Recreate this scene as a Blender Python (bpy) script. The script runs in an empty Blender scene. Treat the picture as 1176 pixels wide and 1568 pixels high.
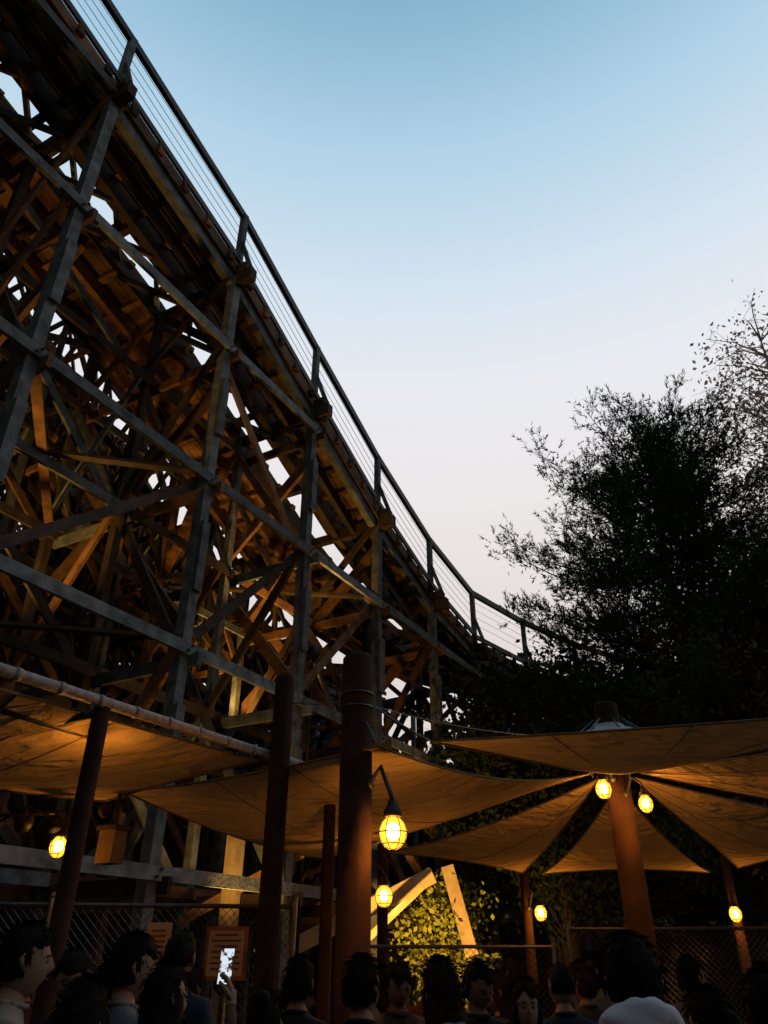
import bpy, math, random
import numpy as np
from mathutils import Vector, Matrix
random.seed(7); rng=np.random.default_rng(7)
sc=bpy.context.scene
sc.view_settings.view_transform='Standard'; sc.view_settings.look='None'; sc.view_settings.exposure=0

# ------------------------------------------------------------------ materials
def nt(m):
    m.use_nodes=True; return m.node_tree.nodes,m.node_tree.links
def mat(name,col,rough=.7,col2=None,scale=6,bump=.2,island=0.0,metal=0,stretch=None,bscale=None,spec=None):
    m=bpy.data.materials.new(name); n,l=nt(m); b=n['Principled BSDF']
    b.inputs['Roughness'].default_value=rough; b.inputs['Metallic'].default_value=metal
    if rough>=.75: b.inputs['Specular IOR Level'].default_value=.2
    if spec is not None: b.inputs['Specular IOR Level'].default_value=spec
    tc=n.new('ShaderNodeTexCoord'); mp=n.new('ShaderNodeMapping'); l.new(tc.outputs['Object'],mp.inputs[0])
    if stretch: mp.inputs['Scale'].default_value=stretch
    nz=n.new('ShaderNodeTexNoise'); nz.inputs['Scale'].default_value=scale; nz.inputs['Detail'].default_value=5; l.new(mp.outputs[0],nz.inputs[0])
    r=n.new('ShaderNodeValToRGB'); r.color_ramp.elements[0].position=.3; r.color_ramp.elements[1].position=.72
    c2=col2 or tuple(c*.5 for c in col)
    r.color_ramp.elements[0].color=(*c2,1); r.color_ramp.elements[1].color=(*col,1)
    l.new(nz.outputs['Fac'],r.inputs[0]); out=r.outputs[0]
    if island>0:
        g=n.new('ShaderNodeNewGeometry'); mr=n.new('ShaderNodeMapRange'); mr.inputs[3].default_value=1-island; mr.inputs[4].default_value=1+island
        l.new(g.outputs['Random Per Island'],mr.inputs[0])
        mx=n.new('ShaderNodeVectorMath'); mx.operation='SCALE'; l.new(out,mx.inputs[0]); l.new(mr.outputs[0],mx.inputs['Scale']); out=mx.outputs[0]
    l.new(out,b.inputs['Base Color'])
    if bump:
        n2=n.new('ShaderNodeTexNoise'); n2.inputs['Scale'].default_value=bscale or scale*4; n2.inputs['Detail'].default_value=4; l.new(mp.outputs[0],n2.inputs[0])
        bp=n.new('ShaderNodeBump'); bp.inputs['Strength'].default_value=bump; bp.inputs['Distance'].default_value=.02
        l.new(n2.outputs['Fac'],bp.inputs['Height']); l.new(bp.outputs[0],b.inputs['Normal'])
    return m
def leafmat(name,a,b_,tr=0):
    m=bpy.data.materials.new(name); n,l=nt(m); n.remove(n['Principled BSDF']); d=n.new('ShaderNodeBsdfDiffuse')
    g=n.new('ShaderNodeNewGeometry'); r=n.new('ShaderNodeValToRGB')
    r.color_ramp.elements[0].color=(*a,1); r.color_ramp.elements[1].color=(*b_,1)
    l.new(g.outputs['Random Per Island'],r.inputs[0]); l.new(r.outputs[0],d.inputs[0]); out=d.outputs[0]
    if tr:
        t=n.new('ShaderNodeBsdfTranslucent'); l.new(r.outputs[0],t.inputs[0]); mx=n.new('ShaderNodeMixShader'); mx.inputs[0].default_value=tr
        l.new(out,mx.inputs[1]); l.new(t.outputs[0],mx.inputs[2]); out=mx.outputs[0]
    l.new(out,n['Material Output'].inputs[0]); return m

M_paint=mat('weathered_painted_timber',(.16,.183,.195),.8,(.055,.062,.066),5,.5,.4)
M_brown=mat('brown_timber',(.21,.108,.048),.8,(.07,.038,.021),4,.5,.5)
M_dark=mat('dark_timber',(.06,.043,.031),.85,(.026,.019,.015),4,.4,.5)
M_ply=mat('pale_timber',(.42,.34,.2),.8,(.25,.18,.1),4,.3,.2)
M_rail=mat('black_handrail',(.012,.013,.015),.6,None,8,.1)
M_steel=mat('galvanised_wire',(.16,.17,.18),.45,None,9,.05,metal=.8)
M_post=mat('red_brown_painted_steel',(.040,.0165,.0105),.85,(.018,.009,.007),4,.4,spec=.1)
M_pipe=mat('worn_pipe',(.30,.25,.23),.55,(.12,.09,.08),30,.2)
M_black=mat('black_metal',(.015,.015,.015),.5,None,8,.05)
M_ground=mat('paving_concrete',(.09,.085,.08),.9,(.05,.048,.045),1.5,.3)
M_soil=mat('soil',(.06,.045,.03),.95,None,.6,.5)
M_bark=mat('bark',(.05,.038,.03),.9,None,7,.6)
M_birchbark=mat('birch_bark',(.42,.35,.31),.9,(.22,.18,.16),4,.4)
M_pine=leafmat('pine_needles',(.020,.038,.026),(.070,.112,.075))
M_leaf=leafmat('dark_leaves',(.012,.020,.009),(.038,.05,.022))
M_core=leafmat('dark_core_filler',(.012,.022,.014),(.035,.055,.036))  # crown filler tone, the dark of the interior put into the colour
M_birch=leafmat('autumn_birch_leaves',(.22,.15,.13),(.5,.37,.32),.45)
M_brleaf=leafmat('brown_leaves',(.03,.026,.018),(.10,.075,.052))
M_bush=leafmat('shrub_leaves',(.12,.15,.03),(.28,.30,.06))
M_grey=mat('pole_cap',(.42,.43,.44),.6,(.3,.3,.31),5,.1)
def canvas():
    m=bpy.data.materials.new('tan_shade_canvas'); n,l=nt(m); n.remove(n['Principled BSDF']); b=n.new('ShaderNodeBsdfDiffuse'); b.inputs['Roughness'].default_value=.6
    tc=n.new('ShaderNodeTexCoord'); nz=n.new('ShaderNodeTexNoise'); nz.inputs['Scale'].default_value=1.1; nz.inputs['Detail'].default_value=7; nz.inputs['Roughness'].default_value=.6; l.new(tc.outputs['Object'],nz.inputs[0])
    r=n.new('ShaderNodeValToRGB'); r.color_ramp.elements[0].position=.3; r.color_ramp.elements[1].position=.7
    r.color_ramp.elements[0].color=(.32,.21,.10,1); r.color_ramp.elements[1].color=(.57,.41,.21,1)
    l.new(nz.outputs['Fac'],r.inputs[0]); l.new(r.outputs[0],b.inputs['Color'])
    mp=n.new('ShaderNodeMapping'); mp.inputs['Scale'].default_value=(1,2.2,1); mp.inputs['Rotation'].default_value=(0,0,.6); l.new(tc.outputs['Object'],mp.inputs[0])
    n2=n.new('ShaderNodeTexNoise'); n2.inputs['Scale'].default_value=2.6; n2.inputs['Detail'].default_value=4; n2.inputs['Distortion'].default_value=.8; l.new(mp.outputs[0],n2.inputs[0])
    bp=n.new('ShaderNodeBump'); bp.inputs['Strength'].default_value=1.0; bp.inputs['Distance'].default_value=.16; l.new(n2.outputs['Fac'],bp.inputs['Height']); l.new(bp.outputs[0],b.inputs['Normal'])
    t=n.new('ShaderNodeBsdfTranslucent'); t.inputs[0].default_value=(.40,.24,.09,1)
    mx=n.new('ShaderNodeMixShader'); mx.inputs[0].default_value=.07
    l.new(b.outputs[0],mx.inputs[1]); l.new(t.outputs[0],mx.inputs[2]); l.new(mx.outputs[0],n['Material Output'].inputs[0]); return m
M_canvas=canvas()

# ------------------------------------------------------------------ mesh builder
class MB:
    def __init__(s): s.v=[];s.f=[];s.m=[]
    def add(s,vs,fs,m=0):
        o=len(s.v); s.v+= [tuple(p) for p in vs]; s.f+=[tuple(i+o for i in f) for f in fs]; s.m+=[m]*len(fs)
    def beam(s,p,q,w,h,m=0,ref=(0,0,1)):
        p=Vector(p);q=Vector(q);d=(q-p)
        if d.length<1e-4:return
        d.normalize(); ref=Vector(ref)
        if abs(d.dot(ref))>.98: ref=Vector((.874,-.4857,0))
        sd=d.cross(ref).normalized(); up=sd.cross(d)
        a=sd*w/2;b=up*h/2
        s.add([p-a-b,p+a-b,p+a+b,p-a+b,q-a-b,q+a-b,q+a+b,q-a+b],[(0,3,2,1),(4,5,6,7),(0,1,5,4),(1,2,6,5),(2,3,7,6),(3,0,4,7)],m)
    def tube(s,pts,rad,n=8,m=0):
        pts=[Vector(p) for p in pts]
        if not hasattr(rad,'__len__'): rad=[rad]*len(pts)
        vs=[];fs=[];pu=None
        for i,p in enumerate(pts):
            d=(pts[min(i+1,len(pts)-1)]-pts[max(i-1,0)]).normalized()
            if pu is None:
                pu=Vector((0,0,1)) if abs(d.z)<.9 else Vector((1,0,0))
            a=d.cross(pu).normalized(); b=a.cross(d).normalized(); pu=b
            for k in range(n):
                t=2*math.pi*k/n; vs.append(p+a*math.cos(t)*rad[i]+b*math.sin(t)*rad[i])
        for i in range(len(pts)-1):
            for k in range(n):
                fs.append((i*n+k,i*n+(k+1)%n,(i+1)*n+(k+1)%n,(i+1)*n+k))
        fs.append(tuple(range(n))[::-1]); fs.append(tuple(range((len(pts)-1)*n,len(pts)*n)))
        s.add(vs,fs,m)
    def ell(s,c,r,m=0,nu=16,nv=10):
        vs=[];fs=[]
        for j in range(nv+1):
            ph=math.pi*j/nv
            for i in range(nu):
                th=2*math.pi*i/nu
                vs.append((c[0]+r[0]*math.sin(ph)*math.cos(th),c[1]+r[1]*math.sin(ph)*math.sin(th),c[2]+r[2]*math.cos(ph)))
        for j in range(nv):
            for i in range(nu):
                fs.append((j*nu+i,(j+1)*nu+i,(j+1)*nu+(i+1)%nu,j*nu+(i+1)%nu))
        s.add(vs,fs,m)
    def build(s,name,mats,parent=None,smooth=False,bevel=0):
        me=bpy.data.meshes.new(name); me.from_pydata(s.v,[],s.f)
        for m in mats: me.materials.append(m)
        me.polygons.foreach_set('material_index',s.m)
        if smooth: me.polygons.foreach_set('use_smooth',[True]*len(me.polygons))
        me.update(); o=bpy.data.objects.new(name,me); sc.collection.objects.link(o)
        if parent: o.parent=parent
        if bevel:
            b=o.modifiers.new('b','BEVEL'); b.width=bevel; b.segments=1
        return o
def empty(name,loc=(0,0,0)):
    e=bpy.data.objects.new(name,None); e.location=loc; sc.collection.objects.link(e); return e

# ------------------------------------------------------------------ ground
g=MB(); S=400
g.add([(-S,-S,0),(S,-S,0),(S,S,0),(-S,S,0)],[(0,1,2,3)]); g.build('ground',[M_soil])
g=MB(); g.add([(-8,-12,.004),(9,-12,.004),(9,13,.004),(-8,8,.004)],[(0,1,2,3)]); g.build('pavement',[M_ground])

# ------------------------------------------------------------------ roller coaster
N=[(-8.33,-.6,16.9),(-6.99,1.8,16.4),(-5.66,4.2,15.8),(-4.26,6.72,15.03),(-2.716,9.5,14.08),(-1.43,11.81,12.82),(-.149,14.12,11.62),
   (1.135,16.43,10.73),(2.413,18.73,10.32),(4.1,20.6,10.25),(5.9,22.0,10.1),(7.8,23.2,10.0),(9.9,24.0,9.9),(12.3,24.5,9.9),(15,24.6,9.8)]
N=[Vector(p) for p in N]; BK=[0]*7+[.04,.12,.2,.24,.24,.24,.24,.24]
T=[]
for i in range(len(N)):
    d=N[min(i+1,len(N)-1)]-N[max(i-1,0)]; d.z=0; d.normalize(); T.append(Vector((-d.y,d.x,0)))
def pt(s,o,dz):
    i=min(int(s),len(N)-2); f=s-i
    b=N[i].lerp(N[i+1],f); n=T[i].lerp(T[i+1],f); k=BK[i]*(1-f)+BK[i+1]*f
    return b+n*o+Vector((0,0,dz+k*o))
def nrm(s):
    i=min(int(s),len(N)-2); f=s-i; return T[i].lerp(T[i+1],f).normalized()
coaster=empty('wooden_roller_coaster')
DK=-1.55
def track(name,o0,dzf,s0,s1):
    mb=MB(); hr=MB(); near=(o0==0)
    for i in range(s0,s1):
        D=lambda s:dzf(s)
        def L(o,dz,w,h,m,ext=0.0,b=mb): b.beam(pt(i-ext,o0+o,dz+D(i)),pt(i+1+ext,o0+o,dz+D(i+1)),w,h,m)
        for k,o in enumerate((.12,.36,.60)): L(o,DK,.22,.05,1)
        L(-.06,DK-.06,.05,.26,1); L(.05,DK-.27,.14,.3,0); L(.98,DK-.22,.14,.42,2); L(.98,DK+.05,.2,.08,2)
        L(.55,DK-.3,.10,.25,2); L(1.22,DK-.12,.10,.2,2)
        for k in range(7): L(1.92+k*.245,DK+.02-.004*(k%2),.225,.05,1)
        L(1.84,DK-.22,.12,.36,2); L(2.6,DK-.28,.12,.3,1); L(3.45,DK-.24,.12,.3,1); L(2.1,DK+.2,.2,.3,2)
        nt_=5
        for k in range(nt_):
            s=i+(k+.5)/nt_; z=DK-.075+D(s)
            mb.beam(pt(s,o0-.16,z),pt(s,o0+(1.9 if i<5 and k%2==0 else 1.1),z),.13,.09,1 if k%2 else 2)
            mb.beam(pt(s,o0-.1,z+.17),pt(s,o0-.06,z+.17),.1,.16,2)
            mb.beam(pt(s,o0+1.7,z),pt(s,o0+3.6,z),.13,.09,1)
        for k in (0.,.5): mb.beam(pt(i+k,o0+.9,DK-.3+D(i+k)),pt(i+k,o0+1.9,DK-.3+D(i+k)),.12,.2,2)
        if i<5:
            for k in (0,.33,.66):
                mb.beam(pt(i+k,o0+1.0,DK-.2+D(i+k)),pt(i+k+.33,o0+1.9,DK-.2+D(i+k+.33)),.07,.14,random.choice((0,1,2)))
                mb.beam(pt(i+k,o0+1.9,DK-.45+D(i+k)),pt(i+k+.33,o0+1.0,DK-.45+D(i+k+.33)),.06,.12,random.choice((0,1,2)))
        L(0,-.03,.09,.15,0,.01,hr); L(-.07,DK+.22,.05,.12,0,.01,hr)
        if near:
            for z in (-.28,-.5,-.72,-.94): hr.tube([pt(i,o0-.02,z+D(i)),pt(i+1,o0-.02,z+D(i+1))],.006,4,1)
        L(3.5,-.03,.07,.12,0,0,hr); L(3.5,-.6,.05,.08,0,0,hr)
        if i<12:
            for q in (0,.5): hr.beam(pt(i+q,o0+3.5,D(i+q)-.05),pt(i+q,o0+3.5,DK+D(i+q)-.3),.1,.1,2)
    mb.build(name+'_deck',[M_paint,M_brown,M_dark],coaster); hr.build(name+'_handrail',[M_rail,M_steel,M_paint],coaster)
track('outer_track',0,lambda s:0,0,14)
track('inner_track',6.0,lambda s:1.3-.5*max(0,s-5),0,9)
track('rear_track',12.5,lambda s:3.6-.6*max(0,s-4),0,8)

DZ=[lambda s:0,lambda s:1.3-.5*max(0,s-5),lambda s:3.6-.6*max(0,s-4)]
LEV=[2.5,5.2,7.9,10.6,13.3,16.0,18.7]
st=MB(); br=MB()
def top(s,o,ly): return pt(s,o,DK-.3+DZ[ly](s)).z
front=[(0,0),(1.8,0),(3.5,0)]
pick=lambda: random.choice((0,1,1,2,2,2))
def XY(v,z): return Vector((v.x,v.y,z))
for i in range(len(N)):
    n=T[i]; al=Vector((n.y,-n.x,0))
    for ci,(o,ly) in enumerate(front):
        p=pt(i,o,0); z=top(i,o,ly)
        if ci==0:
            st.beam(XY(p,0),XY(p,z+.2),.165,.165,0)
            for zl in (3.9,6.6,9.3):
                if zl<z-1:
                    q=p-n*.12; st.beam(XY(q,zl-.55),XY(q,zl+.55),.15,.06,0)
            for zl in LEV:
                if zl<z:
                    for dz in (-.04,.04): br.tube([XY(p-n*.16+al*dz*.8,zl+dz),XY(p-n*.19+al*dz*.8,zl+dz)],.018,6,2)
            st.beam(XY(p,z+.18),XY(p,N[i].z+.03),.12,.11,0)
            st.beam(pt(i,-.42,DK-.28),pt(i,1.1,DK-.28),.16,.26,2)
            st.beam(pt(i,-.32,DK-.05),pt(i,.02,DK-.05),.2,.16,2)
            st.beam(pt(i,-.30,DK),pt(i,-.02,-.75),.05,.08,0)
        else: st.beam(XY(p,0),XY(p,z+.1),.14,.14,pick())
        for li,zl in enumerate(LEV):
            if i<len(N)-1:
                q=pt(i+1,o,0); zn=top(i+1,o,ly)
                if zl<min(z,zn)+.25:
                    st.beam(XY(p-n*.12,zl),XY(q-n*.12,zl),.06,.16,0 if ci==0 else pick())
                zt=min(zl+2.7,min(z,zn)+.1)
                if zt-zl>1.0:
                    pr=.85 if ci else (.75 if (li+i)%2==0 else .25)
                    if random.random()<pr:
                        off=n*.13
                        a,b=(zt,zl) if random.random()<.65 else (zl,zt)
                        br.beam(XY(p,a)+off,XY(q,b)+off,.055,.14,pick())
        if ci<2:
            o2=front[ci+1][0]; p2=pt(i,o2,0); z2=top(i,o2,ly)
            for li,zl in enumerate(LEV):
                if zl<min(z,z2)+.4:
                    off=al*.11
                    st.beam(XY(p,zl-.12)+off-n*.25,XY(p2,zl-.12)+off+n*.25,.07,.18,pick())
                    zt=min(zl+2.7,min(z,z2))
                    if zt-zl>.8:
                        a,b=(zl,zt) if (li+ci+i)%2 else (zt,zl)
                        br.beam(XY(p,a)-al*.11,XY(p2,b)-al*.11,.06,.15,pick())
                        if random.random()<.5: br.beam(XY(p,b)-al*.19,XY(p2,a)-al*.19,.05,.13,pick())
rear=[(4.7,0),(6,1),(7.8,1),(9.5,1),(11,1),(12.5,2),(14.3,2),(16,2),(18.2,2)]
SS=list(np.arange(0,9.01,.5))
for si,s in enumerate(SS):
    n=nrm(s); al=Vector((n.y,-n.x,0))
    for ci,(o,ly) in enumerate(rear):
        if ly==2 and s>8: continue
        if ly==0 and s%1: continue
        p=pt(s,o,0); z=top(s,o,ly); p=p+al*random.uniform(-.15,.15)
        st.beam(XY(p,0),XY(p,z+.1),.12,.12,pick())
        s2=s+.5
        if s2<=(8 if ly==2 else 9):
            q=pt(s2,o,0); zn=top(s2,o,ly)
            for li,zl in enumerate(LEV):
                if zl<min(z,zn)+.2: st.beam(XY(p-n*.1,zl),XY(q-n*.1,zl),.05,.17,pick())
                if si%2==0 and s+1<=(8 if ly==2 else 9):
                    q2=pt(s+1,o,0); zt=min(zl+2.7,min(z,top(s+1,o,ly))+.1)
                    if zt-zl>1 and random.random()<.9:
                        a,b=(zt,zl) if random.random()<.5 else (zl,zt)
                        br.beam(XY(p,a)+n*.12,XY(q2,b)+n*.12,.05,.15,pick())
        if ci<len(rear)-1 and not(ly==2 and s>8):
            o2,l2=rear[ci+1]
            if l2==2 and s>8: continue
            p2=pt(s,o2,0); z2=top(s,o2,l2)
            for li,zl in enumerate(LEV):
                if zl<min(z,z2)+.3:
                    st.beam(XY(p,zl-.12)+al*.1,XY(p2,zl-.12)+al*.1,.05,.17,pick())
                    zt=min(zl+2.7,min(z,z2)+.2)
                    if zt-zl>.8:
                        a,b=(zl,zt) if (li+ci+si)%2 else (zt,zl)
                        br.beam(XY(p,a)-al*.09,XY(p2,b)-al*.09,.05,.14,pick())
                        if random.random()<.5: br.beam(XY(p,b)-al*.16,XY(p2,a)-al*.16,.05,.14,pick())
for oa,ob,la,lb in ((3.62,4.8,0,1),(4.8,5.9,0,1),(9.65,11.1,1,2),(11.1,12.4,1,2)):
    for s in np.arange(0,6.6,.5):
        n=nrm(s); al=Vector((n.y,-n.x,0)); s2=s+.5
        z0=top(s,oa,la)-2.6; z1=top(s,ob,lb)+1.5; z0b=top(s2,oa,la)-2.6; z1b=top(s2,ob,lb)+1.5
        pa,pb=pt(s,oa,0),pt(s,ob,0); qa,qb=pt(s2,oa,0),pt(s2,ob,0)
        st.beam(XY(pa,z0),XY(pa,z1),.1,.1,pick())
        K=5
        for k in range(K):
            f=k/(K-1); g2=min(1,(k+1)/(K-1)); za=z0+(z1-z0)*f; zb=z0+(z1-z0)*g2; zc=z0b+(z1b-z0b)*f; zd=z0b+(z1b-z0b)*g2
            st.beam(XY(pa,za),XY(pb,za),.05,.14,pick()); st.beam(XY(pa,za)+n*.08,XY(qa,zc)+n*.08,.05,.13,pick())
            if k<K-1:
                br.beam(XY(pa,za)+al*.08,XY(pb,zb)+al*.08,.05,.12,pick()) if (k+int(s*2))%2 else br.beam(XY(pa,zb)+al*.08,XY(pb,za)+al*.08,.05,.12,pick())
                if random.random()<.7: br.beam(XY(pa,zb)-n*.08,XY(qa,zc)-n*.08,.05,.12,pick())
                if random.random()<.5: br.beam(XY(pa,za),XY(qb,zc),.05,.12,pick())
for i in range(1,8):
    n=T[i]; off=Vector((n.y,-n.x,0))*.25
    a=pt(i,.1,0);b=pt(i,6,0); zt=min(10.2,N[i].z-2.2)
    br.beam(XY(a,zt)+off,XY(b,zt-5.5)+off,.08,.22,1)
    b=pt(i,3.5,0); br.beam(XY(a,zt-4.8)+off,XY(b,zt-.8)+off,.08,.2,1)
    for zl in (5.3,8.0):
        a=pt(i,0,0);b=pt(i+1,3.5,0); br.beam(XY(a,zl),XY(b,zl),.14,.05,1)
        if i%2: a=pt(i+1,0,0);b=pt(i,3.5,0); br.beam(XY(a,zl+.06),XY(b,zl+.06),.14,.05,2)
br.beam((-1.5,13,1.75),(.78,13.1,2.8),.07,.24,3); br.beam((-.5,12.7,1.7),(.75,12.8,2.75),.06,.10,3)
br.beam((1.02,13.3,2.95),(1.35,13.3,1.7),.08,.2,3); br.beam((-2.2,12.0,0),(-2.2,12.0,3.3),.24,.16,3)
br.beam((-2.9,12.0,2.1),(-1.2,12.0,3.0),.06,.14,1)
st.build('bents_and_girts',[M_paint,M_brown,M_dark],coaster); br.build('bracing',[M_paint,M_brown,M_dark,M_ply],coaster)

# ------------------------------------------------------------------ canopies
def sail(mb,C,k=.14,sag=.15,n=18,seams=2):
    C=[Vector(c) for c in C]; tri=len(C)==3
    if tri: C=[C[0],C[0],C[2],C[1]]
    G=[]
    for i in range(n+1):
        for j in range(n+1):
            u=i/n;v=j/n
            uu=.5+(u-.5)*(1-k*4*v*(1-v)) if not tri else u*(1-(k*.9)*4*v*(1-v))
            vv=.5+(v-.5)*(1-k*4*u*(1-u)*(1.3 if tri else 1))
            a=C[0].lerp(C[1],vv); b=C[3].lerp(C[2],vv); p=a.lerp(b,uu)
            p=p+Vector((0,0,-sag*(4*u*(1-u))*(.4+.6*4*v*(1-v))))
            G.append(p)
    f=[(i*(n+1)+j,i*(n+1)+j+1,(i+1)*(n+1)+j+1,(i+1)*(n+1)+j) for i in range(n) for j in range(n)]
    mb.add(G,f,0)
    W=n+1
    e1=[G[j*W] for j in range(W)]; e2=[G[j*W+n] for j in range(W)]; e3=[G[n*W+j] for j in range(W)]; e4=[G[j] for j in range(W)]
    for e in ([e1,e2,e3] if tri else [e1,e2,e3,e4]): mb.tube([p+Vector((0,0,-.004)) for p in e],.010,5,1)
    for q in range(seams):
        c=int(round(n*(q+1)/(seams+1))); mb.tube([G[j*W+c]+Vector((0,0,-.001)) for j in range(1 if tri else 0,W)],.0045,4,1)
def pole(mb,x,y,z,r,m=0,n=20):
    mb.tube([(x,y,0),(x,y,.02),(x,y,.02),(x,y,z),(x,y,z+.03)],[r*1.9,r*1.9,r,r,r*.8],n,m)
    for a in range(4):
        t=a*math.pi/2+.78; mb.tube([(x+math.cos(t)*r*1.5,y+math.sin(t)*r*1.5,.02),(x+math.cos(t)*r*1.5,y+math.sin(t)*r*1.5,.05)],.014,6,m)
M_hem=mat('canvas_hem',(.14,.09,.045),.8,None,8,.1)
um=empty('umbrella_shade_canopy')
sm=MB(); hubc=Vector((2.7,9,3.5))
tips=dict(FL=(.34,5.45,3.0),FR=(3.9,4.6,3.06),RR=(6.3,6.2,3.0),R=(6.9,9.6,2.95),B2=(5.25,12.2,2.82),B=(4.9,12.4,2.78),A2=(2.42,12.6,2.78),A=(2.10,12.45,2.78),L=(.0,10.9,2.88))
def hub(t,z=3.5,r=.28):
    d=Vector(t)-hubc; d.z=0; d.normalize(); return Vector((2.7,9,z))+d*r
def petal(a,b,k=.12,sag=.1,z=3.5,seams=2):
    a=Vector(tips[a]);b=Vector(tips[b]); sail(sm,[hub((a+b)/2,z),a,b],k,sag,18,seams)
petal('FL','FR',.05,.10,3.45,3); petal('FR','RR',.09,.14); petal('RR','R',.08); petal('R','B2',.07,.18); petal('B','A2',.06,.16,3.42,1); petal('A','L',.04,.20,3.5,1)
sail(sm,[(-2.16,6.5,2.85),(-.04,5.3,2.93),hub((-1,8,3),3.5,.3),(-.75,10.9,2.80)],.07,.30,20)
sm.build('canvas_petals',[M_canvas,M_hem],um,True)
pm=MB(); pole(pm,2.7,9,4.3,.14)
for t in ((2.14,12.62),(5.2,12.5),(-.02,11.05),(6.95,9.7)): pole(pm,t[0],t[1],2.98,.07)
pm.build('poles',[M_post],um,True)
cp=MB(); cp.tube([(2.7,9,3.86),(2.7,9,3.9),(2.7,9,4.02),(2.7,9,4.06)],[.52,.5,.2,.17],28,0)
for k in range(8):
    t=k*math.pi/4; cp.tube([(2.7+.48*math.cos(t),9+.48*math.sin(t),3.88),(2.7+.17*math.cos(t),9+.17*math.sin(t),4.12)],.012,5,1)
    cp.tube([(2.7+.48*math.cos(t),9+.48*math.sin(t),3.87),(2.7+.3*math.cos(t),9+.3*math.sin(t),3.5)],.012,5,1)
cp.build('hub_cap',[M_grey,M_steel],um,True)
cpn=empty('canopy_mast'); pm=MB(); pole(pm,-.2,5.5,3.63,.115,0,28); pm.build('mast',[M_post],cpn,True)
wm=MB()
def cat(a,b,s,n=14):
    a=Vector(a);b=Vector(b); return [a.lerp(b,i/n)+Vector((0,0,-s*4*(i/n)*(1-i/n))) for i in range(n+1)]
wm.tube(cat((-.78,5.9,3.42),(-.2,5.5,3.33),.03),.006,5); wm.tube(cat((-.2,5.5,3.3),(2.6,8.9,3.95),.12,20),.004,5)
wm.tube(cat((-.2,5.5,3.36),(.34,5.45,3.0),.02),.006,5)
c=cat((-.2,5.5,3.32),(.5,6.3,3.42),.05,60); wm.tube([p+Vector((0,.02*math.cos(i*1.3),.02*math.sin(i*1.3))) for i,p in enumerate(c)],.004,4)
wm.tube(cat((-.2,5.5,3.3),(-.04,5.3,2.93),.01,4),.006,5)
for z in (3.25,3.35): wm.tube([(-.2+.122*math.cos(t*.3142),5.5+.122*math.sin(t*.3142),z) for t in range(21)],.006,5)
wm.build('guy_wires',[M_steel],cpn,True)
for x,y,z,r in ((-.80,5.88,3.6,.078),(-.46,6.72,2.95,.05),(-.3,8.1,2.9,.07),(-3.22,6.55,2.95,.085)):
    pp=empty('canopy_post'); pm=MB(); pole(pm,x,y,z,r); pm.build('post',[M_post],pp,True)
lc=empty('flat_shade_canopy'); sm=MB()
sail(sm,[(-.95,5.83,2.95),(-3.7,1.25,2.95),(-7.2,4.4,2.9),(-2.35,6.65,2.8)],.08,.16,20,3)
sail(sm,[(-2.0,4.0,2.90),(-3.8,1.0,2.90),(-7.2,3.6,2.9),(-2.9,5.6,2.72)],.08,.12,16,1)
sm.build('canvas',[M_canvas,M_hem],lc,True)
pm=MB(); pm.tube([(-4.0,.72,3.0),(-2.08,3.9,3.0),(-.277,6.88,3.0)],.034,14,1)
for f in np.linspace(.05,.97,24):
    a=Vector((-4.0,.72,3.0)).lerp(Vector((-.277,6.88,3.0)),f); pm.tube([a-Vector((.01,.017,0)),a+Vector((.01,.017,0))],.038,10,1)
pm.tube([(-2.6,3.6,2.9),(-1.39,5.86,2.9)],.028,8,2); pm.tube([(-1.39,5.86,2.9),(-2.35,6.65,2.82)],.02,8,2); pm.tube([(-1.75,4.5,2.93),(-4.2,5.9,2.82)],.025,8,2)
pole(pm,-1.73,4.54,2.97,.052); pm.build('frame',[M_post,M_pipe,M_black],lc,True)
sb=empty('unseen_sky_blocker_sail'); sm=MB(); sail(sm,[(-5,.4,3.2),(6,.3,3.2),(7,-7,3.3),(-6,-7,3.3)],.05,.2,16); sm.build('canvas',[M_canvas,M_hem],sb,True)  # unseen sail and poles added behind the camera to block sky light
pm=MB()
for x,y in ((-6,-7.1),(7,-7.1),(6.1,-.2),(-5.1,-.1)): pole(pm,x,y,3.45,.08)
pm.build('poles',[M_post],sb,True)

# ------------------------------------------------------------------ lamps
def glassmat():
    m=bpy.data.materials.new('amber_jar_glass'); n,l=nt(m); n.remove(n['Principled BSDF'])
    t=n.new('ShaderNodeBsdfTransparent'); t.inputs[0].default_value=(1,.85,.6,1)
    e=n.new('ShaderNodeEmission'); e.inputs[0].default_value=(1,.34,.02,1); e.inputs[1].default_value=2.0
    a=n.new('ShaderNodeAddShader'); l.new(t.outputs[0],a.inputs[0]); l.new(e.outputs[0],a.inputs[1]); l.new(a.outputs[0],n['Material Output'].inputs[0]); return m
def emit(name,col,s):
    m=bpy.data.materials.new(name); n,l=nt(m); b=n['Principled BSDF']
    b.inputs['Base Color'].default_value=(0,0,0,1); b.inputs['Emission Color'].default_value=(*col,1); b.inputs['Emission Strength'].default_value=s; return m
M_glass=glassmat(); M_bulb=emit('hot_bulb',(1,.66,.20),12)
AMB=(1,.46,.09)
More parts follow.
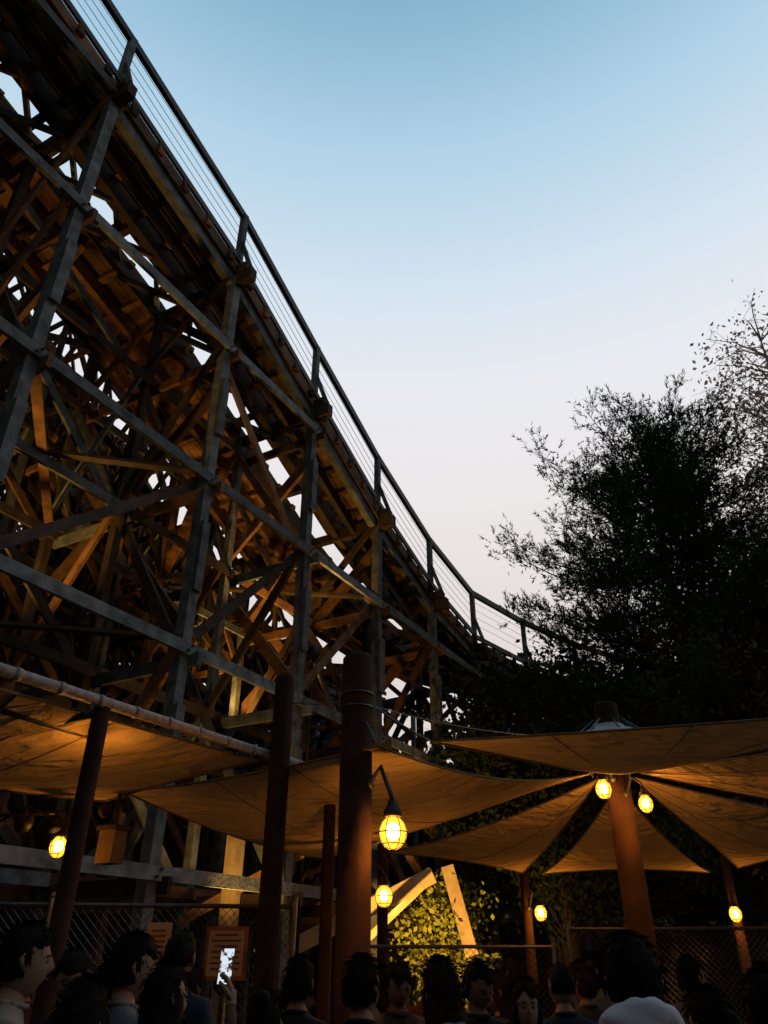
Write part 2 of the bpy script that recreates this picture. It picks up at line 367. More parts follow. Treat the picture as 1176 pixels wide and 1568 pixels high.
def lamp(x,y,z,arm=None,s=1.0,P=30):
    e=empty('caged_lamp',(x,y,z)); mb=MB(); R=.064*s
    mb.ell((0,0,0),(R,R,R*1.18),0,16,10); mb.build('jar',[M_glass],e,True)
    mb=MB(); mb.ell((0,0,.005),(R*.58,R*.58,R*.68),0,12,8); mb.build('bulb',[M_bulb],e,True)
    mb=MB(); Z=R
    mb.tube([(0,0,Z*1.08),(0,0,Z*1.16),(0,0,Z*1.65),(0,0,Z*1.95),(0,0,Z*2.3)],[R*.62,R*.8,R*.66,R*.45,R*.38],16)
    for k in range(6):
        t=k*math.pi/3; q=[]
        for j in range(9):
            ph=math.pi*(.16+.84*j/8); q.append((R*1.10*math.sin(ph)*math.cos(t),R*1.10*math.sin(ph)*math.sin(t),R*1.3*math.cos(ph)))
        mb.tube(q,.0030*s,4)
    for ph in (.5,.72):
        mb.tube([(R*1.11*math.sin(math.pi*ph)*math.cos(t*.3927),R*1.11*math.sin(math.pi*ph)*math.sin(t*.3927),R*1.3*math.cos(math.pi*ph)) for t in range(17)],.0030*s,4)
    if arm:
        a=Vector(arm)-Vector((x,y,z)); h=Vector((0,0,Z*2.3)); mb.tube([h,h+Vector((a.x*.1,a.y*.1,.05)),h+Vector((a.x*.6,a.y*.6,.07+max(0,a.z*.5))),a+Vector((0,0,.02))],.012*s,8)
        mb.tube([a,a+Vector((a.x*.12,a.y*.12,0))],.035*s,10)
    mb.build('cage_and_arm',[M_black],e,True)
    l=bpy.data.lights.new('bulb_light','POINT'); l.energy=P; l.color=AMB; l.shadow_soft_size=.05*s; o=bpy.data.objects.new('bulb_light',l); sc.collection.objects.link(o); o.parent=e
lamp(2.45,8.72,3.28,(2.6,8.86,3.42),1.3,56); lamp(2.86,8.62,3.11,(2.75,8.86,3.25),1.15,56)
lamp(.06,5.38,2.38,(-.08,5.46,2.72),1.35,42); lamp(0,8.0,2.17,(-.22,8.08,2.35),1.2,50)
lamp(2.28,12.3,2.23,(2.17,12.55,2.3),1.3,80); lamp(5.05,12.15,2.21,(5.16,12.42,2.3),1.3,80)
lamp(-2.53,6.3,2.4,(-3.12,6.5,2.6),1.0,16); lamp(-1.82,4.78,2.70,(-1.76,4.6,2.84),.8,13)
def flood(loc,target,P,ang=80):
    e=empty('flood_light',loc); mb=MB(); d=(Vector(target)-Vector(loc)).normalized()
    mb.tube([d*-.22,d*-.14,d*-.02,d*0],[.05,.11,.13,.13],14); mb.tube([d*-.15,Vector((0,0,-.35)),Vector((0,0,-loc[2]))],.03,8); mb.build('housing',[M_black],e,True)
    l=bpy.data.lights.new('beam','SPOT'); l.energy=P; l.color=(1,.50,.10); l.spot_size=math.radians(ang); l.spot_blend=.6; l.shadow_soft_size=.08
    o=bpy.data.objects.new('beam',l); sc.collection.objects.link(o); o.location=d*.06; o.rotation_euler=d.to_track_quat('-Z','Y').to_euler(); o.parent=e
flood((-1.9,10.4,1.5),(-2.7,13.6,8),260,90); flood((.2,11.2,1.2),(.7,13.6,2.3),800,70)
flood((-6.3,8.4,4.5),(-5.6,10.6,13),750,90); flood((-3.3,15.0,5.5),(-2.2,15.6,12),340,110); flood((-1.3,12.9,6.5),(-2.4,13.6,12),210,120)

fx=empty('utility_box'); mb=MB(); mb.beam((-2.12,6.3,2.28),(-2.12,6.3,2.52),.13,.17,0); mb.beam((-2.12,6.3,2.515),(-2.12,6.3,2.55),.17,.2,1); mb.tube([(-2.12,6.3,2.5),(-2.12,6.3,2.8)],.02,8,1)
mb.ell((-2.2,6.25,2.66),(.05,.05,.06),1); mb.ell((-2.05,6.25,2.7),(.045,.045,.06),1); mb.build('box',[M_brown,M_dark],fx,False)
fx=empty('twin_spot_fixture'); mb=MB()
for dx in (-.1,.14):
    mb.tube([(-2.75+dx,6.35,2.62),(-2.72+dx,6.3,2.6),(-2.68+dx,6.15,2.54)],[.03,.05,.065],12,0)
mb.tube([(-3.2,6.5,2.66),(-2.6,6.37,2.66)],.015,8,0); mb.build('heads',[M_black],fx,True)

# ------------------------------------------------------------------ fences and notices
def fence(a,b,h,name='chain_link_fence'):
    a=Vector(a);b=Vector(b);L=(b-a).length;d=(b-a)/L; e=empty(name); mb=MB(); sp=.075; k=-h
    while k<L:
        for sgn in (0,1):
            x0=max(k,0);x1=min(k+h,L)
            if x1>x0:
                z0=x0-k;z1=x1-k
                if sgn: z0,z1=h-z0,h-z1
                mb.tube([a+d*x0+Vector((0,0,z0+.02)),a+d*x1+Vector((0,0,z1+.02))],.0032,3,0)
        k+=sp
    mb.tube([a+Vector((0,0,h+.03)),b+Vector((0,0,h+.03))],.02,8,0)
    n=max(1,int(L/2.2))
    for i in range(n+1):
        p=a.lerp(b,i/n); mb.tube([p,p+Vector((0,0,h+.1))],.028,8,0); mb.ell(p+Vector((0,0,h+.1)),(.034,.034,.034),0,8,6)
    mb.build('mesh_and_posts',[M_steel],e)
fence((-5.2,7.3,0),(-.85,8.0,0),2.05); fence((-.4,10,0),(2.0,10.2,0),1.75); fence((2.3,10.7,0),(6.5,10.4,0),1.95)
M_paper=mat('notice_paper',(.40,.32,.25),.8,(.35,.28,.22),4,0); M_ink=mat('notice_ink',(.25,.08,.05),.8,None,4,0); M_redb=mat('red_border',(.3,.09,.06),.7,None,4,0)
def notice(x,y,z,w,h,border):
    e=empty('notice_sign'); mb=MB(); mb.beam((x-w/2,y,z),(x+w/2,y,z),.012,h,1 if border else 0)
    if border: mb.beam((x-w*.42,y-.01,z),(x+w*.42,y-.01,z),.006,h*.84,0)
    for i in range(7):
        ww=w*random.uniform(.5,.72); mb.beam((x-ww/2,y-.0165,z+h*.34-i*h*.105),(x+ww/2,y-.0165,z+h*.34-i*h*.105),.004,h*.04,2)
    mb.build('board',[M_paper,M_redb,M_ink],e)
notice(-2.03,7.72,1.74,.22,.40,False); notice(-1.43,7.82,1.70,.38,.42,True)
bf=MB(); x=-40.  # dark backing fence added to cover the bright horizon below the trees
while x<42:
    h=2.7+random.uniform(-.03,.03); bf.beam((x,27.5,0),(x,27.5,h),.03,.24,0,ref=(1,0,0)); x+=.25
bf.beam((-40,27.6,.6),(42,27.6,.6),.06,.1,0); bf.beam((-40,27.6,2.2),(42,27.6,2.2),.06,.1,0); bf.build('horizon_masking_fence',[M_dark])

# ------------------------------------------------------------------ trees
def leaf_arrays(C,size,rg,asp=.6):
    n=len(C); d=rg.normal(size=(n,3)); d/=np.linalg.norm(d,axis=1)[:,None]; e=rg.normal(size=(n,3)); e-= (e*d).sum(1)[:,None]*d; e/=np.linalg.norm(e,axis=1)[:,None]
    s=size*rg.uniform(.6,1.3,n)[:,None]
    V=np.stack([C-d*s*.5,C+e*s*asp*.5,C+d*s*.5,C-e*s*asp*.5],1).reshape(-1,3)
    F=np.arange(4*n).reshape(-1,4); return V,F
def mesh_np(name,V,F,m,parent):
    me=bpy.data.meshes.new(name); me.from_pydata(V.tolist(),[],F.tolist()); me.materials.append(m); o=bpy.data.objects.new(name,me); sc.collection.objects.link(o); o.parent=parent; return o
def pine(x,y,H,R,seed,zb=2.6):
    rg=np.random.default_rng(seed); e=empty('pine_tree',(x,y,0)); tb=MB()
    tb.tube([(0,0,0),(.05,0,H*.3),(-.05,.05,H*.6),(0,0,H*.93)],[.3,.22,.14,.03],10)
    A=[];B=[];core=[]
    z=zb
    while z<H-.5:
        k=(z-H*.49)/(H*.53); Lm=R*max(.12,1-abs(k)**2.8)**.62
        for b in range(10):
            L=Lm*rg.uniform(.45,1.06); t=rg.uniform(0,6.283); dr=np.array([math.cos(t),math.sin(t)]); el=rg.uniform(-.10,.14)+.3*max(0,(z/H-.6)/.4)
            pts=[];m=6
            for j in range(m+1):
                u=j/m; h=L*u; wob=.06*L*math.sin(u*4+t*3)
                pts.append(np.array([dr[0]*h-dr[1]*wob,dr[1]*h+dr[0]*wob,z+L*(el*u-.10*math.sin(u*3.0)+.15*u**3)]))
            tb.tube(pts,[.035*(1-j/m)+.006 for j in range(m+1)],4)
            nc=max(3,int(L/.40))
            for j in range(nc):
                u=.22+.78*(j+.5*rg.random()+.5)/nc; i0=min(int(u*m),m-1); f=u*m-i0; p=pts[i0]*(1-f)+pts[i0+1]*f
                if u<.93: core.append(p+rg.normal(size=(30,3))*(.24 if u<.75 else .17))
                side=rg.uniform(-1,1)*.5*(1.3-u*.7)
                c=p+np.array([-dr[1]*side,dr[0]*side,rg.uniform(0,.15)]); tb.tube([p-np.array([dr[0],dr[1],0])*.12,c],[.010,.006],3)
                for q in range(8):
                    dd=np.array([dr[0]*.6,dr[1]*.6,.85])+rg.normal(size=3)*.55; dd/=np.linalg.norm(dd)
                    s0=c+rg.normal(size=3)*.12; A.append(s0); B.append(s0+dd*rg.uniform(.25,.52))
        z+=.38
    A=np.array(A);B=np.array(B); K=18; n0=len(A)
    A=np.repeat(A,K,0);B=np.repeat(B,K,0);n=len(A); t=rg.uniform(.05,1,n)[:,None]; P=A+(B-A)*t; D=B-A; D/=np.linalg.norm(D,axis=1)[:,None]
    r=rg.normal(size=(n,3)); r-=(r*D).sum(1)[:,None]*D; r/=np.linalg.norm(r,axis=1)[:,None]; d=D*.75+r*.65; d/=np.linalg.norm(d,axis=1)[:,None]
    e2=np.cross(d,rg.normal(size=(n,3))); e2/=np.linalg.norm(e2,axis=1)[:,None]; L=rg.uniform(.09,.15,n)[:,None]
    V=np.stack([P-e2*.012,P+e2*.012,P+d*L],1).reshape(-1,3); F=np.arange(3*n).reshape(-1,3)
    tb.build('trunk_and_branches',[M_bark],e); mesh_np('needles',V,F,M_pine,e)
    V,F=leaf_arrays(np.concatenate(core),.17,rg,.22); mesh_np('dark_core_filler',V,F,M_core,e)  # dark filler leaves added inside the crown to block light
    print('pine',n0,n,len(V))
pine(7.0,16.4,13.5,4.25,3)
def decid(name,x,y,H,cz,rad,ncl,nlf,size,spread,lm,bm,seed,trunk_r=.18,droop=0,asp=.6,tw=1.0):
    rg=np.random.default_rng(seed); e=empty(name,(x,y,0)); tb=MB()
    tb.tube([(0,0,0),(.1,0,H*.3),(-.08,.1,H*.6),(0,0,H*.95)],[trunk_r,trunk_r*.75,trunk_r*.45,.02],9)
    C=[]
    for k in range(ncl):
        d=rg.normal(size=3); d/=np.linalg.norm(d); r=rg.random()**.45
        c=np.array([d[0]*rad[0]*r,d[1]*rad[1]*r,cz+d[2]*rad[2]*r])
        z0=max(H*.15,min(c[2]-np.hypot(c[0],c[1])*rg.uniform(.5,1.0),H*.93)); mid=(np.array([0,0,z0])+c)/2+rg.normal(size=3)*.12+np.array([0,0,.15])
        tb.tube([(0,0,z0),mid,c],[.03*tw,.016*tw,.008*tw],4)
        for s_ in range(4):
            q=c+rg.normal(size=3)*spread*.9; q[2]-=droop*rg.random(); tb.tube([c+(mid-c)*rg.random()*.5,q],[.008*tw,.004*tw],3)
        n=int(nlf*rg.uniform(.5,1.4)); L=c+rg.normal(size=(n,3))*spread*np.array([1,1,.8]); L[:,2]-=droop*rg.random(n); C.append(L)
    V,F=leaf_arrays(np.concatenate(C),size,rg,asp); tb.build('trunk_and_limbs',[bm],e); mesh_np('leaves',V,F,lm,e)
decid('birch_tree',9.8,14.3,16.6,12.2,(2.2,2.0,4.8),170,30,.125,.34,M_birch,M_birchbark,11,.13,.45,.6,.95)
decid('oak_tree',3.3,15.6,7.7,4.8,(2.4,2.0,2.7),130,170,.13,.36,M_leaf,M_bark,12,.2)
decid('oak_tree',11.2,18.5,12.6,8.0,(3.4,3,4.4),230,150,.14,.42,M_brleaf,M_bark,13,.25)
decid('oak_tree',8.6,14.2,9.3,5.8,(3.3,1.8,3.3),170,170,.13,.42,M_brleaf,M_bark,14,.2)
decid('oak_tree',6.6,18.5,8.2,5.2,(3.6,1.8,3.0),130,150,.16,.45,M_leaf,M_bark,16,.2)
decid('shrub',1.0,14.0,3.0,2.0,(.6,.5,1.0),60,70,.10,.18,M_bush,M_bark,15,.04)
rg=np.random.default_rng(5); C=[]
for k in range(2100):
    x=rg.uniform(-38,40); y=rg.uniform(29,37); r=x/y
    hm=18 if r<-.3 else (13.5 if r<-.08 else (9 if r<.12 else 11))
    hm*= .84+.16*math.sin(x*1.1)+.06*math.sin(x*3.1)
    z=hm*rg.random()**.9; n=30; C.append(np.array([x,y,z])+rg.normal(size=(n,3))*np.array([.9,.7,.7]))
V,F=leaf_arrays(np.concatenate(C),.6,rg,.7); e=empty('background_trees'); mesh_np('foliage',V,F,M_leaf,e)
tb=MB()
for k in range(40):
    x=-38+k*2; tb.tube([(x,32,0),(x+.3,32.3,7.5)],[.22,.1],6)
tb.build('trunks',[M_bark],e)

# ------------------------------------------------------------------ people
def skinmesh(pose):
    V=[];R=[];E=[];LB=[]
    def v(p,r): V.append(p);R.append(r if hasattr(r,'__len__') else (r,r)); return len(V)-1
    def ed(a,b,l): E.append((a,b));LB.append(l)
    pel=v((0,0,.95),(.15,.11)); wa=v((0,.01,1.1),(.135,.10)); ch=v((0,.01,1.27),(.155,.105)); uc=v((0,-.005,1.40),(.12,.085)); nk=v((0,0,1.485),(.052,.055)); nt_=v((0,.015,1.56),(.05,.052))
    ed(pel,wa,0);ed(wa,ch,0);ed(ch,uc,0);ed(uc,nk,0);ed(nk,nt_,2)
    hands=[]
    for s in (-1,1):
        sh=v((.165*s,-.01,1.405),(.066,.064))
        if pose=='phone' and s==1: el=(.27,.22,1.30); wr=(.15,.47,1.585); hd=(-.25,.35,.9)
        elif pose=='front': el=(.25*s,-.02,1.13); wr=(.10*s,.24,1.20); hd=(-.35*s,.85,.35)
        else: el=(.255*s,-.03,1.12); wr=(.27*s,.05,.87); hd=(-.05*s,.12,-1)
        e=v(el,.045); m=tuple((np.array(el)+np.array(wr))/2); mm=v(m,(.04,.038)); w=v(wr,(.027,.024)); h=Vector(hd).normalized(); pa=v(tuple(Vector(wr)+h*.075),(.036,.02))
        ed(uc,sh,0);ed(sh,e,0);ed(e,mm,1);ed(mm,w,1);ed(w,pa,2); hands.append((s,Vector(wr),h))
        hp=v((.095*s,0,.88),(.095,.10)); kn=v((.11*s,.02,.5),(.062,.066)); cf=v((.112*s,-.01,.33),(.055,.06)); an=v((.115*s,-.03,.09),(.04,.045)); to=v((.13*s,.13,.045),(.045,.035))
        ed(pel,hp,3);ed(hp,kn,3);ed(kn,cf,3);ed(cf,an,3);ed(an,to,4)
    me=bpy.data.meshes.new('sk'); me.from_pydata(V,E,[]); o=bpy.data.objects.new('sk',me); sc.collection.objects.link(o)
    o.modifiers.new('s','SKIN'); sv=me.skin_vertices[0].data
    for i,r in enumerate(R): sv[i].radius=r; sv[i].use_root=(i==0)
    ss=o.modifiers.new('ss','SUBSURF'); ss.levels=2; ss.render_levels=2
    dg=bpy.context.evaluated_depsgraph_get(); dg.update(); m2=bpy.data.meshes.new_from_object(o.evaluated_get(dg))
    A=[Vector(V[a]) for a,b in E]; B=[Vector(V[b]) for a,b in E]
    mb=MB()
    for p in m2.vertices: mb.v.append(tuple(p.co))
    for p in m2.polygons:
        c=p.center; best=0;bd=9
        for a,b,l in zip(A,B,LB):
            t=max(0,min(1,(c-a).dot(b-a)/(b-a).length_squared)); d=(c-(a+(b-a)*t)).length
            if d<bd: bd=d;best=l
        if best==0 and c.z<.93 and abs(c.x)<.2: best=3
        if best==3 and c.z>.96: best=0
        mb.f.append(tuple(p.vertices)); mb.m.append(best)
    bpy.data.objects.remove(o)
    for s,w,h in hands:
        nr=Vector((-s,0,0)) if pose!='phone' or s==-1 else Vector((-.9,.1,.3))
        if pose=='front': nr=Vector((0,-.3,1))
        nr=(nr-h*nr.dot(h)).normalized(); la=h.cross(nr).normalized()
        for k,(o_,L) in enumerate(((-.028,.060),(-.01,.074),(.009,.078),(.027,.070))):
            b=w+h*.085+la*o_*1.0; q=[b-h*.03,b]; d=h.copy(); curl=.55 if not(pose=='phone' and s==1) else .75
            for j,f in enumerate((.42,.33,.25)):
                d=(d*math.cos(curl*(.5+.3*j))+nr*math.sin(curl*(.5+.3*j))).normalized(); q.append(q[-1]+d*L*f)
            mb.tube(q,[.010,.0098,.009,.0085,.006],7,2)
        th=w+h*.03+la*.024; d=(h*.7+la*.6+nr*.35).normalized(); d2=(h*.8+la*.1+nr*.6).normalized(); mb.tube([th-d*.01,th+d*.035,th+d*.035+d2*.028,th+d*.035+d2*.05],[.013,.012,.010,.007],7,2)
    me=bpy.data.meshes.new('body'); me.from_pydata(mb.v,[],mb.f); me.polygons.foreach_set('material_index',mb.m); me.polygons.foreach_set('use_smooth',[True]*len(mb.f)); return me
BODY={p:skinmesh(p) for p in ('down','phone','front')}
def headmb(seed):
    r=random.Random(seed); jw=r.uniform(.25,.40); nl=r.uniform(.016,.023); cw=r.uniform(.92,1.03); ch_=r.uniform(.97,1.05)
    mb=MB(); nu,nv=36,28; vs=[];fs=[]; gs=lambda a,s:math.exp(-(a/s)**2)
    for j in range(nv+1):
        ph=math.pi*j/nv
        for i in range(nu):
            th=2*math.pi*i/nu; x=math.sin(ph)*math.cos(th);y=math.sin(ph)*math.sin(th);z=math.cos(ph)
            px,py,pz=.074*x*cw,.096*y,.116*z*ch_
            if z<0: px*=1-jw*(-z)**1.7; py*=1-.12*(-z)**2 if y>0 else 1-.38*(-z)**1.5
            if y>.2:
                py-= .006*gs(x,.6)
                py+= nl*gs(x,.13)*gs(z+.16,.13)+.012*gs(x,.09)*gs(z-.02,.14)+.006*gs(z-.2,.08)*gs(x,.6)
                py-= .012*(gs(x-.38,.17)+gs(x+.38,.17))*gs(z-.04,.10)
                py+= .007*gs(x,.24)*(gs(z+.44,.05)+gs(z+.55,.05))-.003*gs(x,.25)*gs(z+.495,.025)+.008*gs(x,.3)*gs(z+.82,.14)
            vs.append((px,py,pz))
    for j in range(nv):
        for i in range(nu): fs.append((j*nu+i,(j+1)*nu+i,(j+1)*nu+(i+1)%nu,j*nu+(i+1)%nu))
    mb.add(vs,fs,0)
    for s in (-1,1):
        mb.ell((.029*s,.0755,.003),(.0125,.009,.0055),1,12,8); mb.ell((.029*s,.0825,.003),(.0055,.003,.0050),2,10,6)
        mb.tube([(.016*s,.0835,.007),(.029*s,.0865,.0090),(.042*s,.078,.006)],[.0018,.0030,.0018],5,0)
        mb.tube([(.014*s,.090,.021),(.03*s,.088,.026),(.046*s,.077,.020)],[.002,.003,.0015],5,2)
        mb.tube([(.072*s,.002,-.028),(.080*s,-.006,-.012),(.083*s,-.014,.012),(.077*s,-.008,.024),(.073*s,.004,.012)],[.006,.008,.009,.007,.004],8,0)
    mb.tube([(-.021,.0865,-.0555),(-.008,.0935,-.054),(.008,.0935,-.054),(.021,.0865,-.0555)],[.0015,.0035,.0035,.0015],6,3)
    return mb
def hairmb(kind,seed):
    r=random.Random(seed); mb=MB(); nu,nv=40,30; vs=[];fs=[]; vol=r.uniform(1.08,1.18); part=r.uniform(-.4,.4); fr=r.uniform(.35,.6)
    lowz={'short':-.42,'crop':-.15,'bun':-.5,'tail':-.5}.get(kind,-2)
    if kind=='crop': vol=1.06
    for j in range(nv+1):
        ph=math.pi*j/nv
        for i in range(nu):
            th=2*math.pi*i/nu; x=math.sin(ph)*math.cos(th);y=math.sin(ph)*math.sin(th);z=math.cos(ph)
            k=vol+.035*math.sin(x*7+seed)*math.sin(z*6+y*5+seed)+r.uniform(-.02,.025)+(.06 if z>.5 and kind!='crop' else 0)-.05*math.exp(-((x-part)/.08)**2)*(z>.4)
            face=(y>.28 and z<fr+.15*math.sin(x*5+seed))
            if lowz>-1:
                if face or z<lowz-.15*(y<-.3) or (z<-.1 and y>.05): k=.84
            elif face and abs(x)<.88: k=.84
            px,py,pz=.074*x*k,.096*y*k,.116*z*k
            if kind in('long','bob') and z<-.05 and not(face and abs(x)<.88):
                d=(-z-.05); pz-= (.26 if kind=='long' else .10)*d; px*=1+(.75 if kind=='long' else .5)*d
                if y<.1: py=py*(1+.1*d)-.035*d
            vs.append((px,py,pz))
    for j in range(nv):
        for i in range(nu): fs.append((j*nu+i,(j+1)*nu+i,(j+1)*nu+(i+1)%nu,j*nu+(i+1)%nu))
    mb.add(vs,fs,0)
    if kind=='bun': mb.ell((0,-.085,.10),(.04,.04,.038),0,14,10)
    if kind=='tail': mb.tube([(0,-.09,.05),(0,-.13,.04),(.01,-.145,-.02),(0,-.135,-.11),(.01,-.13,-.19)],[.018,.026,.032,.026,.008],10)
    for _ in range(150 if kind=='crop' else 900):
        a=r.choice(vs); v=Vector(a); n=v.normalized()
        if n.y>.3 and n.z<.4: continue
        if lowz>-1 and n.z<-.3: continue
        fl=Vector((r.uniform(-1,1)*.6,r.uniform(-1,.6)*.6,-1 if n.z<.6 else -.1)); t=(fl-n*fl.dot(n)).normalized(); sd=n.cross(t)*.0014; L=r.uniform(.02,.06)*(.4 if kind=='crop' else 1)
        e=v+t*L+n*r.uniform(-.002,.014); b=v+n*.001; mb.add([b-sd,b+sd,(b+e)/2+n*.004+sd,e,(b+e)/2+n*.004-sd],[(0,1,2,3,4)],0)
    return mb
M_skin=[mat('skin_a',(.25,.15,.10),.65,(.21,.12,.085),12,.05,spec=.2),mat('skin_b',(.19,.105,.07),.65,(.16,.09,.06),12,.05,spec=.2)]
M_eye=mat('eye_white',(.16,.15,.14),.4,(.14,.135,.13),5,0); M_iris=mat('iris_and_brow',(.015,.01,.008),.6,None,5,0); M_lip=mat('lips',(.15,.06,.05),.6,None,9,0)
M_hair=[mat('black_hair',(.010,.0085,.008),.8,(.005,.0045,.004),60,.3,stretch=(1,1,.2),spec=.08),mat('brown_hair',(.03,.018,.011),.8,(.013,.008,.006),60,.3,stretch=(1,1,.2),spec=.08)]
def cloth(n,c): return mat(n,c,.9,tuple(x*.75 for x in c),9,.8,bscale=11)
CL=dict(tan=cloth('tan_cotton',(.25,.20,.16)),grey=cloth('grey_cotton',(.12,.12,.13)),black=cloth('black_cotton',(.015,.015,.017)),navy=cloth('navy_cotton',(.02,.025,.045)),white=cloth('white_fleece',(.48,.47,.52)),brown=cloth('brown_cotton',(.06,.04,.03)),red=cloth('maroon_cotton',(.06,.012,.012)))
M_jean=cloth('denim',(.04,.055,.09)); M_shoe=cloth('shoe_leather',(.03,.03,.03))
cnt=0
def person(kind,x,y,H,face,cl,pose='down',hair='short',hc=0,sk=0,sleeve=False,tilt=0,turn=0):
    global cnt; cnt+=1
    s=H/1.745; e=empty(kind,(x,y,0)); wd=random.Random(cnt).uniform(.92,1.08)*(.9 if kind=='woman' else 1); e.scale=(s*wd,s,s); e.rotation_euler=(0,0,-math.radians(face))
    me=BODY[pose].copy()
    for m in (CL[cl],CL[cl] if sleeve else M_skin[sk],M_skin[sk],M_jean,M_shoe): me.materials.append(m)
    o=bpy.data.objects.new('body',me); sc.collection.objects.link(o); o.parent=e
    h=headmb(cnt*3).build('head',[M_skin[sk],M_eye,M_iris,M_lip],e,True); h.location=(0,.03,1.615); h.rotation_euler=(math.radians(tilt),math.radians(random.Random(cnt+50).uniform(-7,7)),-math.radians(turn))
    k=hairmb(hair,cnt).build('hair',[M_hair[hc]],e,True); k.location=h.location; k.rotation_euler=h.rotation_euler
    mb=MB(); mb.tube([(.068*math.cos(t*.3927),.004+.066*math.sin(t*.3927),1.487+.012*math.sin(-t*.3927)) for t in range(17)],.011,7); mb.build('collar',[CL[cl]],e,True)
    return e
def hood(par,c,up=0.0,big=1.0):
    mb=MB(); vs=[];fs=[];nu,nv=56,18
    for i in range(nu):
        t=2*math.pi*i/nu; back=max(0,-math.sin(t)); R0=.086+.034*back
        for j in range(nv):
            q=2*math.pi*j/nv; w_=(.020+.028*back)*big; hgt=(.022+.034*back)*big
            fold=1+.09*math.sin(5*t+1.7*q)*(.3+back)+.05*math.sin(11*t-2.3*q)+.12*math.sin(3*q+2*t)
            rr=R0+w_*math.cos(q)*fold; vs.append((rr*math.cos(t)*1.06,-.005+rr*math.sin(t)-.014*back,1.47+up*(.3+.7*back)+hgt*math.sin(q)*fold+.016*back+.004*math.sin(5*t)))
    for i in range(nu):
        for j in range(nv): fs.append((i*nv+j,((i+1)%nu)*nv+j,((i+1)%nu)*nv+(j+1)%nv,i*nv+(j+1)%nv))
    mb.add(vs,fs,0)
    vs=[];fs=[];A_,B_=24,12
    for i in range(A_+1):
        a=(i/A_-.5)*2
        for j in range(B_+1):
            b=j/B_; wd=.135*(1-.55*b**1.6); vs.append((a*wd,-.105-.055*math.cos(a*1.5)*math.sin(.5+2.3*b)-.004*math.sin(a*7+b*6),1.50+up*.6-.17*b-.02*abs(a)+.003*math.sin(a*9)))
    for i in range(A_):
        for j in range(B_): fs.append((i*(B_+1)+j,i*(B_+1)+j+1,(i+1)*(B_+1)+j+1,(i+1)*(B_+1)+j))
    mb.add(vs,fs,0); mb.build('hood',[c],par,True)
person('man',-1.42,3.36,1.77,62,'tan',hc=0,turn=5)
person('man',-1.40,4.05,1.70,-150,'black',tilt=-18,sk=1,pose='front',hair='crop')
person('man',-1.10,3.72,1.745,45,'grey',turn=15)
person('man',-1.03,4.32,1.79,10,'navy',hair='crop')
w=person('woman',-.84,3.38,1.63,8,'brown',pose='phone',hair='long',turn=38,sleeve=True)
person('woman',-.98,2.86,1.59,5,'black',hair='long',sleeve=True,tilt=-6)
person('woman',-.47,3.55,1.53,0,'black',hair='bun',sleeve=True,tilt=-10)
person('man',-.45,4.6,1.66,20,'black',sk=1,hair='short')
person('man',.08,5.2,1.63,165,'brown',pose='front',tilt=-12,sk=1)
p=person('woman',.235,3.5,1.645,-10,'grey',hair='bob',sleeve=True,hc=1,turn=-15); hood(p,CL['grey'],0,.8)
person('man',-.10,3.9,1.66,10,'black',sleeve=True,turn=25)
person('man',.50,4.85,1.64,150,'black',sleeve=True,pose='front',tilt=-20,sk=1)
person('woman',.67,4.2,1.57,190,'black',hair='long',sleeve=True,turn=-10,tilt=5)
person('man',.96,4.75,1.64,0,'navy',sleeve=True,turn=-20,hair='crop')
hd=person('man',.84,2.95,1.71,12,'white',sleeve=True,tilt=-6); hood(hd,CL['white'],.03,1.0)
p=person('woman',1.16,3.15,1.56,-20,'black',hair='tail',sleeve=True)
p=person('man',1.55,3.6,1.60,20,'black',sleeve=True,tilt=-10); hood(p,CL['black'],0,1)
person('man',1.6,5.3,1.66,-90,'navy',sleeve=True,sk=1)
person('man',.28,4.35,1.58,0,'black',sleeve=True,hair='crop')
R_=random.Random(21)
for x,y,H in ((-2.0,4.9,1.68),(-1.75,5.4,1.6),(-1.15,5.1,1.62),(-.55,5.5,1.55),(.35,5.9,1.66),(.75,5.6,1.58),(1.25,4.3,1.6),(1.3,5.7,1.63),(2.0,4.7,1.6),(2.05,5.9,1.66),(.0,6.5,1.6),(1.0,6.6,1.68),(1.7,6.9,1.7),(2.6,6.0,1.62),(-.15,2.95,1.47),(.42,3.0,1.45),(1.5,4.2,1.52)):
    k=R_.choice(('man','woman')); p=person(k,x,y,H,R_.choice((0,15,-20,-70,60,170,5)),R_.choice(('black','navy','brown','black','grey','red')),R_.choice(('down','front')),R_.choice(('short','crop','short')) if k=='man' else R_.choice(('long','bob','tail','bun')),R_.randint(0,1),R_.randint(0,1),True,R_.uniform(-15,5),R_.uniform(-25,25))
def screenmat():
    m=bpy.data.materials.new('phone_screen'); n,l=nt(m); b=n['Principled BSDF']; b.inputs['Base Color'].default_value=(.01,.01,.01,1); b.inputs['Roughness'].default_value=.1
    tc=n.new('ShaderNodeTexCoord'); v=n.new('ShaderNodeTexNoise'); v.inputs['Scale'].default_value=32; v.inputs['Detail'].default_value=4; l.new(tc.outputs['Object'],v.inputs[0])
    r=n.new('ShaderNodeValToRGB'); r.color_ramp.elements[0].position=.44; r.color_ramp.elements[0].color=(.03,.02,.015,1); r.color_ramp.elements[1].position=.50; r.color_ramp.elements[1].color=(.8,.87,1,1)
    l.new(v.outputs['Fac'],r.inputs[0]); l.new(r.outputs[0],b.inputs['Emission Color']); b.inputs['Emission Strength'].default_value=.9; return m
ph=MB(); ph.beam((.075,.55,1.66),(.075,.575,1.82),.078,.009,0,ref=(0,-1,.15)); o=ph.build('phone_body',[M_black],w,False,.003)
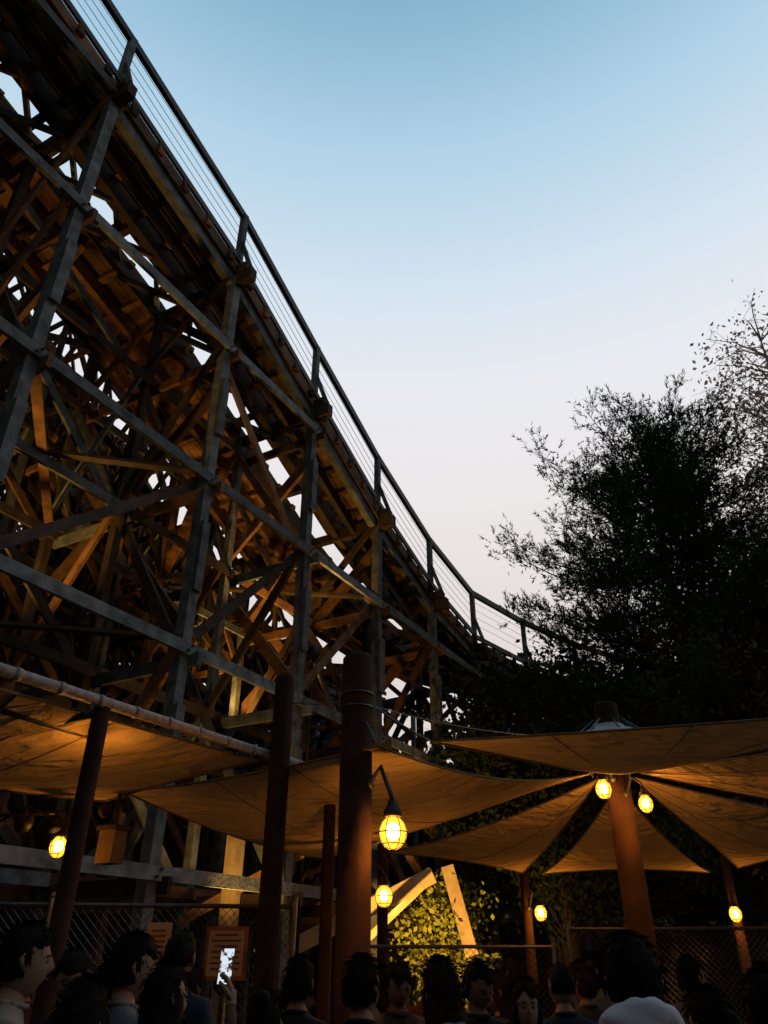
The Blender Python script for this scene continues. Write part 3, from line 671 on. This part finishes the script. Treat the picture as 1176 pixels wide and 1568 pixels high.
ph=MB(); ph.beam((.075,.546,1.668),(.075,.569,1.812),.070,.0025,0,ref=(0,-1,.15)); ph.build('phone_screen',[screenmat()],w)

# ------------------------------------------------------------------ sky, sun, camera
W=bpy.data.worlds.new('World'); sc.world=W; W.use_nodes=True; n=W.node_tree.nodes; l=W.node_tree.links
bg=n['Background']; sky=n.new('ShaderNodeTexSky'); sky.sky_type='NISHITA'; sky.sun_disc=False; sky.sun_elevation=math.radians(2.5); sky.sun_rotation=math.radians(20)
l.new(sky.outputs[0],bg.inputs[0]); bg.inputs[1].default_value=.02
tc=n.new('ShaderNodeTexCoord'); sp=n.new('ShaderNodeSeparateXYZ'); l.new(tc.outputs['Generated'],sp.inputs[0])
rp=n.new('ShaderNodeValToRGB'); cr=rp.color_ramp
def lin(c): return tuple(((x/255)/12.92 if x/255<.04045 else ((x/255+.055)/1.055)**2.4) for x in c)+(1,)
cr.elements[0].position=0; cr.elements[0].color=lin((205,192,184)); cr.elements[1].position=1; cr.elements[1].color=lin((104,150,184))
for p,c in ((.30,(218,210,208)),(.42,(228,221,220)),(.53,(236,231,232)),(.64,(234,235,240)),(.74,(213,228,241)),(.84,(176,210,232)),(.91,(134,180,208))):
    q=cr.elements.new(p); q.color=lin(c)
l.new(sp.outputs['Z'],rp.inputs[0])
mr=n.new('ShaderNodeMapRange'); mr.inputs[1].default_value=-.6; mr.inputs[2].default_value=.3; mr.inputs[3].default_value=.13; mr.inputs[4].default_value=.98; l.new(sp.outputs['Y'],mr.inputs[0])
b2=n.new('ShaderNodeBackground'); l.new(rp.outputs[0],b2.inputs[0]); l.new(mr.outputs[0],b2.inputs[1])
ad=n.new('ShaderNodeAddShader'); l.new(bg.outputs[0],ad.inputs[0]); l.new(b2.outputs[0],ad.inputs[1]); l.new(ad.outputs[0],n['World Output'].inputs[0])
sl=bpy.data.lights.new('sun','SUN'); sl.energy=.04; sl.angle=math.radians(10); sl.color=(1,.8,.6); so=bpy.data.objects.new('sun',sl); sc.collection.objects.link(so)
d=Vector((-math.sin(math.radians(20)),-math.cos(math.radians(20)),-math.tan(math.radians(2.5)))); so.rotation_euler=d.to_track_quat('-Z','Y').to_euler()
cd=bpy.data.cameras.new('camera'); cam=bpy.data.objects.new('camera',cd); sc.collection.objects.link(cam); cam.location=(0,0,1.65)
cam.rotation_euler=(math.radians(90+31),0,0); cd.sensor_fit='VERTICAL'; cd.sensor_height=24; cd.lens=17.46; cd.clip_end=1500; cd.clip_start=.05
sc.camera=cam
